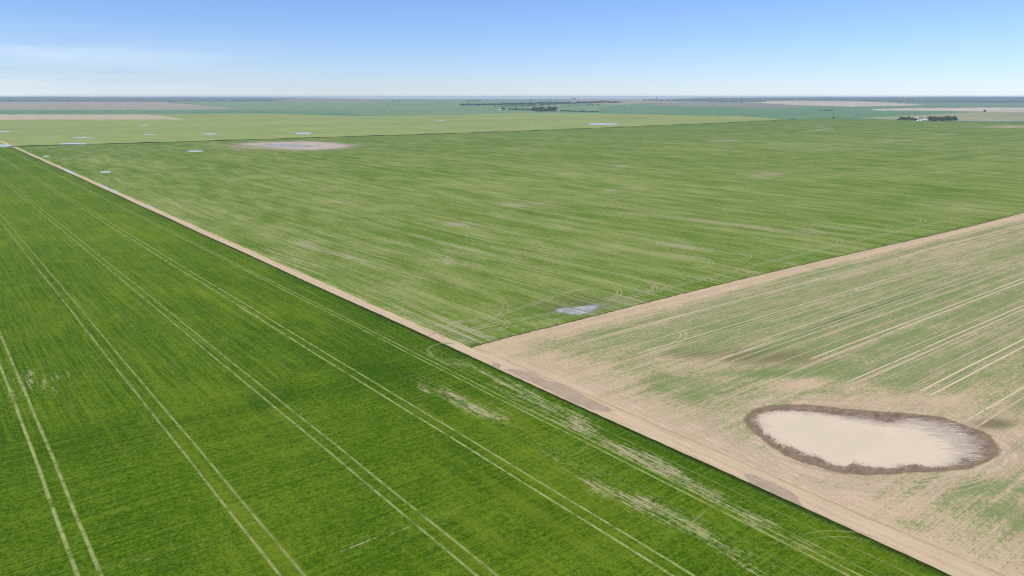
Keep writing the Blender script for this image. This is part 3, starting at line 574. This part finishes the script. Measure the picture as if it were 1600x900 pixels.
# ------------------------------------------------------------------ trees
m = M('tree_foliage'); n_ = m.noise(1.3, None, 4, .7); leafm = m.out(m.mix(n_, (.022, .055, .018), (.075, .125, .035)), .8, .15)
m = M('tree_bark'); barkm = m.out(m.mix(m.noise(.4, 2), (.10, .075, .05), (.17, .13, .09)), .9, .1)
m = M('far_woodland'); n_ = m.noise(14, None, 4, .7); woodm = m.out(m.mix(n_, (.018, .045, .022), (.06, .10, .035)), .85, .1)
def crown_mesh(seed, w, h, base, n=1100):
    r = np.random.default_rng(seed); V, F = [], []
    cl = [(r.normal(0, .30)*w, r.normal(0, .30)*w, base+(h-base)*r.uniform(.18, .86), r.uniform(.24, .42)*w) for _ in range(13)]
    for i in range(n):
        cx_, cy_, cz_, rr_ = cl[r.integers(len(cl))]
        d = r.normal(size=3); d /= np.linalg.norm(d); q = np.array([cx_, cy_, cz_])+d*rr_*r.uniform(.55, 1.05)*np.array([1, 1, .85])
        q[2] = max(base*.7, min(h, q[2])); a = r.normal(size=3); a /= np.linalg.norm(a); b = np.cross(a, d+.01); b /= np.linalg.norm(b)+1e-6
        s_ = r.uniform(.22, .5)*w*.27; k = len(V); V += [q-a*s_, q+b*s_*.8, q+a*s_, q-b*s_*.8]; F.append((k, k+1, k+2, k+3))
    return V, F
def trunk_mesh(seed, w, h):
    r = np.random.default_rng(seed+50); V, F = [], []
    def limb(p0, p1, r0, r1, n=6):
        p0, p1 = np.array(p0, float), np.array(p1, float); d = p1-p0; d /= np.linalg.norm(d); a = np.cross(d, (.3, .9, .1)); a /= np.linalg.norm(a); b = np.cross(d, a); k = len(V)
        for p, q in ((p0, r0), (p1, r1)):
            for j in range(n): V.append(p+(a*math.cos(j*2*math.pi/n)+b*math.sin(j*2*math.pi/n))*q)
        for j in range(n): F.append((k+j, k+(j+1) % n, k+n+(j+1) % n, k+n+j))
    limb((0, 0, -.6), (.1, 0, h*.35), .28, .2); limb((.1, 0, h*.35), (0, .1, h*.75), .2, .07)
    for _ in range(5):
        t_ = r.uniform(.25, .6); an = r.uniform(0, 6.28); limb((.05, .03, h*t_), (math.cos(an)*w*.32, math.sin(an)*w*.32, h*(t_+.2)), .1, .04, 5)
    return V, F
def make_tree(name, seed, w, h, base, label, group, cat='tree'):
    root = bpy.data.objects.new(name, None); C.objects.link(root); root['label'] = label; root['category'] = cat
    if group: root['group'] = group
    V, F = trunk_mesh(seed, w, h); link_mesh('trunk', V, F, barkm, parent=root)
    V, F = crown_mesh(seed, w, h, base); link_mesh('crown', V, F, leafm, parent=root)
    return root
def dup(root, loc, rz, sc, label, group):
    r = root.copy(); C.objects.link(r); r.location = loc; r.rotation_euler = (0, 0, rz); r.scale = (sc[0], sc[0], sc[1]); r['label'] = label
    if group: r['group'] = group
    elif 'group' in r: del r['group']
    for ch in list(root.children):
        c_ = ch.copy(); C.objects.link(c_); c_.parent = r
    return r
protos = {}
def place(name, px, py, hpx, label, group, wide_=1.0):
    X, Y, Z = at(px, py); D = math.dist((X, Y, Z), (CX, CY, H)); h = hpx*D/F_PX
    key = (name, int(rng.integers(3)))
    sc = (h/10*wide_, h/10)
    if key not in protos:
        t_ = make_tree(name, 11*key[1]+len(name), 7.5 if name == 'leafy_tree' else 9.5, 10, 1.6 if name == 'leafy_tree' else .5, label, group)
        t_.location = (X, Y, Z); t_.scale = (sc[0], sc[0], sc[1]); t_.rotation_euler = (0, 0, rng.uniform(0, 6)); protos[key] = t_
        if not group: del t_['group']
        return t_
    return dup(protos[key], (X, Y, Z), rng.uniform(0, 6), sc, label, group)
def belt(name, pts, n, h0, h1, label, group, jit=.3, wide_=1.1):
    P = np.array(pts, float); L = np.concatenate([[0], np.cumsum(np.hypot(*np.diff(P, axis=0).T))])
    for i in range(n):
        t_ = L[-1]*(i+rng.uniform(.2, .8))/n
        place(name, np.interp(t_, L, P[:, 0]), np.interp(t_, L, P[:, 1])+rng.normal()*jit*.3, rng.uniform(h0, h1), label, group, wide_)
# farmstead shelter trees on the right
belt('leafy_tree', [(1450, 188.6), (1470, 189), (1492, 188.6)], 26, 3.8, 6.0, 'dark green shelter trees right of the white farm buildings', 'trees right of the farmstead', 1.2)
belt('leafy_tree', [(1408, 187.6), (1432, 188)], 14, 2.6, 4.6, 'dark green shelter trees left of the white farm buildings', 'trees left of the farmstead', 1.0)
belt('leafy_shrub', [(1401, 187.2), (1407, 187.4)], 4, 1.4, 2.4, 'low dark bushes at the left end of the farmstead row', 'bushes at the end of the farmstead row')
# centre shelterbelts
belt('leafy_tree', [(831, 173.6), (850, 174), (868, 173.8)], 30, 4.0, 7.0, 'tall dark trees in the thick grove of the middle yard', 'trees of the thick middle grove', 2.2)
belt('leafy_tree', [(794, 171.6), (815, 172.2), (832, 173)], 16, 1.8, 3.2, 'low dark trees joining the small white house to the grove', 'trees between house and grove', .3, 1.5)
belt('leafy_tree', [(784.5, 171.8), (788, 172)], 3, 3.2, 4.4, 'dark trees standing right beside the small white house', 'trees beside the small white house')
belt('leafy_tree', [(875, 174.4), (905, 175), (935, 175.9)], 20, 1.5, 2.6, 'dark trees in the low row right of the thick grove', 'low row right of the grove', .3, 1.6)
belt('leafy_tree', [(720, 165.2), (760, 164.8), (800, 164.2), (850, 163.2), (900, 162.2), (940, 161), (968, 160.8)], 80, 2.0, 3.6, 'dark trees of the long shelterbelt behind the grove', 'long shelterbelt', .8, 2.0)
belt('leafy_tree', [(773, 167.4), (800, 167), (830, 166), (870, 163.6)], 26, 1.2, 2.4, 'dark trees of the short row between shelterbelt and grove', 'short middle row', .3, 1.8)
belt('leafy_tree', [(878, 166.6), (905, 165.6), (940, 164.2)], 12, .9, 1.8, 'dark trees of the thin row right behind the grove', 'thin right row', .3, 1.8)
belt('leafy_tree', [(730, 158.6), (752, 158.6)], 10, 1.3, 2.2, 'small far clump of trees left under the horizon', 'far left clump')
belt('leafy_tree', [(893, 155.6), (900, 155.6)], 5, 1.6, 2.8, 'trees of the rounded clump standing on the middle skyline', 'skyline clump')
belt('leafy_tree', [(826, 155.8), (832, 155.8)], 3, .8, 1.4, 'tiny trees on the skyline left of the rounded clump', 'tiny skyline trees')
place('leafy_tree', 859.5, 155.8, 1.2, 'single tiny tree on the skyline between two clumps', None)
place('leafy_tree', 624, 160, 2.6, 'lone dark tree on the green slope left of centre', None)
belt('leafy_shrub', [(613, 159.6), (621, 159.8)], 3, .6, 1.0, 'low bushes left of the lone dark tree', 'bushes by the lone tree')
place('leafy_tree', 1538.5, 175.6, 3.2, 'lone dark tree on the beige strip at far right', None)
place('leafy_shrub', 1303, 185.4, 2.2, 'single dark bush left of the farmstead', None)
belt('leafy_tree', [(1280, 173.4), (1298, 173.4)], 9, 1.2, 2.2, 'small dark grove in the teal field right of centre', 'teal field grove')
belt('leafy_tree', [(1268, 173.2), (1278, 173.2)], 3, .8, 1.2, 'sparse small trees left of the teal field grove', 'sparse trees by the teal grove')
belt('leafy_tree', [(1300, 173), (1315, 172.6)], 6, .9, 1.4, 'thin tree row continuing right from the teal grove', 'thin row in the teal field')
place('leafy_tree', 1025.5, 155.4, 2.8, 'taller tree on the skyline right of centre', None)

# far woods: a continuous mass of crowns
def woods(name, pts, n, h0, h1, w0, label):
    V, F = [], []; P = np.array(pts, float); L = np.concatenate([[0], np.cumsum(np.hypot(*np.diff(P, axis=0).T))])
    for i in range(n):
        t_ = rng.uniform(0, L[-1]); X, Y, Z = at(np.interp(t_, L, P[:, 0]), np.interp(t_, L, P[:, 1])+rng.normal()*.15)
        D = math.dist((X, Y), (CX, CY)); h = rng.uniform(h0, h1)*D/F_PX; w = h*w0*rng.uniform(.7, 1.4); k = len(V)
        X += rng.normal()*D*.002; Y += rng.normal()*D*.002
        for (zr, rr_) in ((-.1, .8), (.35, 1.0), (.75, .65)):
            for j in range(7): a = j*2*math.pi/7+zr; q = rr_*w*rng.uniform(.7, 1.15); V.append((X+math.cos(a)*q, Y+math.sin(a)*q, Z+zr*h))
        V.append((X, Y, Z+h))
        for r_ in (0, 1):
            for j in range(7): a = k+r_*7+j; b = k+r_*7+(j+1) % 7; F.append((a, b, b+7, a+7))
        for j in range(7): F.append((k+14+j, k+14+(j+1) % 7, k+21))
    link_mesh(name, V, F, woodm, kind='stuff', label=label, category='woods')
woods('far_woods', [(1011, 156.8), (1040, 157.4), (1080, 158.2), (1120, 158.6)], 110, .8, 2.0, 1.3, 'dark far wood on the skyline right of centre')
woods('far_woods', [(1120, 158.9), (1193, 159)], 60, .7, 1.5, 1.4, 'thin dark far wood right of the skyline wood')
woods('far_woods', [(1040, 155), (1200, 153.9), (1400, 153.4), (1600, 152.6)], 160, .4, .9, 2.5, 'blue grey woods on the distant right hills')
woods('far_woods', [(1290, 157.6), (1440, 158.4), (1520, 159.6), (1560, 160.4), (1600, 159.6), (1640, 159)], 240, .8, 1.8, 1.7, 'dark tree line along the foot of the right hills')
woods('far_woods', [(1200, 156.6), (1290, 157.2)], 70, .5, 1.0, 2, 'dim tree line left of the right hills')
woods('far_woods', [(-20, 157.4), (200, 157.4), (300, 157.4), (420, 157.8)], 170, .5, 1.2, 2.2, 'dark tree line on the distant left')
woods('far_woods', [(-20, 153.6), (200, 153.8), (330, 154.3)], 90, .3, .7, 3, 'hazy woods on the left horizon')

# ------------------------------------------------------------------ farm buildings
def paintm(name, c, rough=.5, spec=.4, rib=False):
    m = M(name); n_ = m.noise(1.2, 4, 4, .6); return m.out(m.mix(n_, tuple(v*.85 for v in c), c), rough, spec, m.noise(.35, 40, 1) if rib else None, .05, .5)
wht, wht2, brn, gls, tanr, dk = paintm('white_steel', (.80, .81, .82), .4, .5, True), paintm('white_siding', (.74, .73, .70)), paintm('brown_shingle', (.16, .09, .075), .8, .2), paintm('window_glass', (.05, .07, .09), .1, .6), paintm('grey_steel_roof', (.62, .65, .68), .35, .5, True), paintm('dark_paint', (.04, .04, .045), .5)
def box(V, F, x0, x1, y0, y1, z0, z1):
    k = len(V); V += [(x0, y0, z0), (x1, y0, z0), (x1, y1, z0), (x0, y1, z0), (x0, y0, z1), (x1, y0, z1), (x1, y1, z1), (x0, y1, z1)]
    F += [(k, k+3, k+2, k+1), (k+4, k+5, k+6, k+7)]+[(k+a, k+b, k+b+4, k+a+4) for a, b in ((0, 1), (1, 2), (2, 3), (3, 0))]
def part(name, mat, parent, *boxes):
    V, F = [], []
    for b in boxes: box(V, F, *b)
    return link_mesh(name, V, F, mat, parent=parent)
def building(name, px, py, w, d, h, rise, wm, rm, label, cat, doors, wins, chim=False, rot=0):
    X, Y, Z = at(px, py); r = bpy.data.objects.new(name, None); C.objects.link(r); r.location = (X, Y, Z); r.rotation_euler = (0, 0, -HEAD+rot); r['label'] = label; r['category'] = cat
    w2, d2 = w/2, d/2
    V = [(-w2, -d2, -.5), (w2, -d2, -.5), (w2, d2, -.5), (-w2, d2, -.5), (-w2, -d2, h), (w2, -d2, h), (w2, d2, h), (-w2, d2, h), (-w2, 0, h+rise), (w2, 0, h+rise)]
    link_mesh('wall', V, [(0, 1, 5, 4), (2, 3, 7, 6), (1, 2, 6, 9, 5), (3, 0, 4, 8, 7)], wm, parent=r)
    o = .6; e = rise*o/d2
    V = [(-w2-o, -d2-o, h-e+.05), (w2+o, -d2-o, h-e+.05), (w2+o, 0, h+rise+.05), (-w2-o, 0, h+rise+.05), (-w2-o, d2+o, h-e+.05), (w2+o, d2+o, h-e+.05)]
    V += [(x, y, z+.25) for x, y, z in V]
    ro = link_mesh('roof', V, [(6, 7, 8, 9), (9, 8, 11, 10), (0, 3, 2, 1), (3, 4, 5, 2), (0, 1, 7, 6), (4, 10, 11, 5), (0, 6, 9, 3), (3, 9, 10, 4), (1, 2, 8, 7), (2, 5, 11, 8)], rm, parent=r)
    if chim: part('chimney', brn, ro, (w*.2, w*.2+.9, -.45, .45, h+rise*.5, h+rise+1.2))
    for (x, ww, hh) in doors: part('door', tanr if cat != 'house' else brn, r, (x-ww/2, x+ww/2, -d2-.08, -d2-.005, 0, hh))
    for (x, z, ww, hh) in wins:
        f_ = part('window', wht2, r, (x-ww/2-.1, x+ww/2+.1, -d2-.07, -d2-.005, z-.1, z+hh+.1)); part('pane', gls, f_, (x-ww/2, x+ww/2, -d2-.1, -d2-.072, z, z+hh))
    return r
def bin_(px, py, r0, h, label):
    X, Y, Z = at(px, py); r = bpy.data.objects.new('grain_bin', None); C.objects.link(r); r.location = (X, Y, Z); r['label'] = label; r['category'] = 'grain bin'
    n = 24; V, F = [], []
    for z, q in ((-.3, r0), (h, r0)):
        for j in range(n): V.append((math.cos(j*2*math.pi/n)*q, math.sin(j*2*math.pi/n)*q, z))
    for j in range(n): F.append((j, (j+1) % n, n+(j+1) % n, n+j))
    link_mesh('wall', V, F, wht, parent=r)
    V, F = [], []
    for z, q in ((h-.1, r0*1.04), (h+r0*.55, r0*.12), (h+r0*.62, r0*.12)):
        for j in range(n): V.append((math.cos(j*2*math.pi/n)*q, math.sin(j*2*math.pi/n)*q, z))
    for b in (0, n):
        for j in range(n): F.append((b+j, b+(j+1) % n, b+n+(j+1) % n, b+n+j))
    F.append(tuple(range(2*n, 3*n))); link_mesh('roof', V, F, tanr, parent=r)
    a = -HEAD-math.pi/2; c_, s_ = math.cos(a), math.sin(a); V, F = [], []; box(V, F, r0-.02, r0+.12, -.7, .7, 0, 2.1)
    link_mesh('door', [(x*c_-y*s_, x*s_+y*c_, z) for x, y, z in V], F, dk, parent=r)
building('machine_shed', 1429.5, 186.6, 26, 15, 5.5, 3.2, wht, wht, 'white metal machine shed left behind the farmyard trees', 'shed', [(-5, 6, 4.8), (5, 6, 4.8)], [], rot=.25)
building('farm_house', 1438.5, 187.2, 15, 9, 4.6, 3.6, wht2, brn, 'white farm house with a brown roof in the farmstead', 'house', [(0, 1.1, 2.2)], [(-4.5, 1.1, 1.6, 1.3), (4.5, 1.1, 1.6, 1.3), (2.3, 1.1, 1.2, 1.3)], True, rot=-.2)
building('white_barn', 1441, 188.9, 17, 9, 3.4, 2.2, wht, wht, 'low white barn in front of the farm house', 'barn', [(-4, 3.4, 3), (3, 3.4, 3)], [(7, 1.2, 1, .9)], rot=.1)
building('small_shed', 1445.6, 187.4, 8, 7, 5.0, 2.4, wht2, brn, 'small shed with a dark brown roof right of the house', 'shed', [(0, 2.4, 2.3)], [(2.6, 1.2, .8, .8)], rot=.5)
building('garage', 1434, 189.4, 9, 7, 2.7, 1.6, wht2, wht, 'small white garage at the front left of the farmyard', 'garage', [(0, 4.4, 2.3)], [], rot=-.1)
bin_(1448.3, 187.8, 3.6, 6.5, 'white grain bin at the right end of the farm buildings')
bin_(1424.5, 187.6, 3.0, 5.0, 'smaller white grain bin left of the machine shed')
building('farm_house', 781.8, 172.2, 14, 9, 4.0, 3.4, wht2, wht, 'small lone white house at the left end of the middle grove', 'house', [(0, 1.1, 2.1)], [(-4, 1.1, 1.4, 1.2), (4, 1.1, 1.4, 1.2)], rot=.3)

# ------------------------------------------------------------------ tractor working the far field, with its dust
X, Y, Z = at(1233, 209.4)
tr = bpy.data.objects.new('tractor', None); C.objects.link(tr); tr.location = (X, Y, .28); tr.rotation_euler = (0, 0, -HEAD+math.pi-.25); tr['label'] = 'dark tractor driving across the far green field ahead of its dust'; tr['category'] = 'tractor'
redm = paintm('dark_green_paint', (.03, .06, .03), .4)
part('body', redm, tr, (.2, 3.6, -.6, .6, 1.1, 2.3), (-1.6, .4, -.8, .8, .9, 1.7)); part('cab', gls, tr, (-1.5, .2, -.8, .8, 1.72, 3.3)); part('roof', dk, tr, (-1.7, .4, -.95, .95, 3.32, 3.5))
def wheel(x, y, r0, w):
    V, F = [], []; n = 20
    for yy in (-w/2, w/2):
        for q in (r0, r0*.55):
            for j in range(n): V.append((x+math.cos(j*2*math.pi/n)*q, y+yy, r0+math.sin(j*2*math.pi/n)*q))
    for j in range(n):
        k = (j+1) % n; F += [(j, k, 2*n+k, 2*n+j), (j, n+j, n+k, k), (2*n+j, 2*n+k, 3*n+k, 3*n+j), (n+j, 3*n+j, 3*n+k, n+k)]
    o = link_mesh('wheel', V, F, dk, parent=tr)
    V, F = [], []
    for yy in (-w*.3, w*.3):
        for j in range(n): V.append((x+math.cos(j*2*math.pi/n)*r0*.54, y+yy, r0+math.sin(j*2*math.pi/n)*r0*.54))
    F = [(j, (j+1) % n, n+(j+1) % n, n+j) for j in range(n)]+[tuple(range(n)), tuple(range(n, 2*n))]
    link_mesh('rim', V, F, wht2, parent=o)
for y in (-1.1, 1.1): wheel(-.8, y, 1.0, .6); wheel(2.7, y, .75, .5)
sp_ = bpy.data.objects.new('seed_cart', None); C.objects.link(sp_); sp_.location = tr.location+Vector((math.cos(tr.rotation_euler.z)*-7, math.sin(tr.rotation_euler.z)*-7, 0)); sp_.rotation_euler = tr.rotation_euler; sp_['label'] = 'wide implement towed behind the dark tractor'; sp_['category'] = 'farm implement'
part('frame', dk, sp_, (-.4, .4, -9, 9, .7, 1.0), (.4, 4.5, -.15, .15, .6, .8)); part('tank', dk, sp_, (-2.6, -.5, -1.3, 1.3, .9, 3.0))
bm = bmesh.new()
p0 = np.array([X, Y]); p1 = np.array(at(1300, 203)[:2])
for i in range(9):
    t_ = i/8; q = p0+(p1-p0)*(.10+t_*.8); s_ = 2.2+5.5*t_
    r_ = bmesh.ops.create_icosphere(bm, subdivisions=3, radius=1.0)
    for v in r_['verts']: v.co = Vector((q[0]+v.co.x*s_*2.2, q[1]+v.co.y*s_*2.2, 1.5+s_*.3+v.co.z*s_*.55))
me = bpy.data.meshes.new('dust'); bm.to_mesh(me); bm.free()
dm = bpy.data.materials.new('dust_air'); dm.use_nodes = True; dm.node_tree.nodes.clear(); v_ = dm.node_tree.nodes.new("ShaderNodeVolumePrincipled"); o_ = dm.node_tree.nodes.new("ShaderNodeOutputMaterial")
v_.inputs['Color'].default_value = (.95, .92, .88, 1); v_.inputs['Density'].default_value = .008; dm.node_tree.links.new(v_.outputs[0], o_.inputs['Volume']); me.materials.append(dm)
do = bpy.data.objects.new('dust', me); C.objects.link(do); do['kind'] = 'stuff'; do['label'] = 'pale dust trailing behind the tractor'; do['category'] = 'dust'

# ------------------------------------------------------------------ haze
HZ = 4.2e-5
zlow = float(GZ.min())-1; zt_ = max(109.0, float(GZ.max())+16); e = 31500
V, F = [], []; box(V, F, CX-e, CX+e, CY-e, CY+e, zlow, zt_)
hm = bpy.data.materials.new('haze_air'); hm.use_nodes = True; hm.node_tree.nodes.clear(); v_ = hm.node_tree.nodes.new("ShaderNodeVolumePrincipled"); o_ = hm.node_tree.nodes.new("ShaderNodeOutputMaterial")
v_.inputs['Color'].default_value = (.76, .91, 1, 1); v_.inputs['Density'].default_value = HZ; v_.inputs['Anisotropy'].default_value = 0.0
hm.node_tree.links.new(v_.outputs[0], o_.inputs['Volume'])
link_mesh('haze', V, F, hm, kind='stuff', label='thin blue summer haze over the far fields', category='haze')
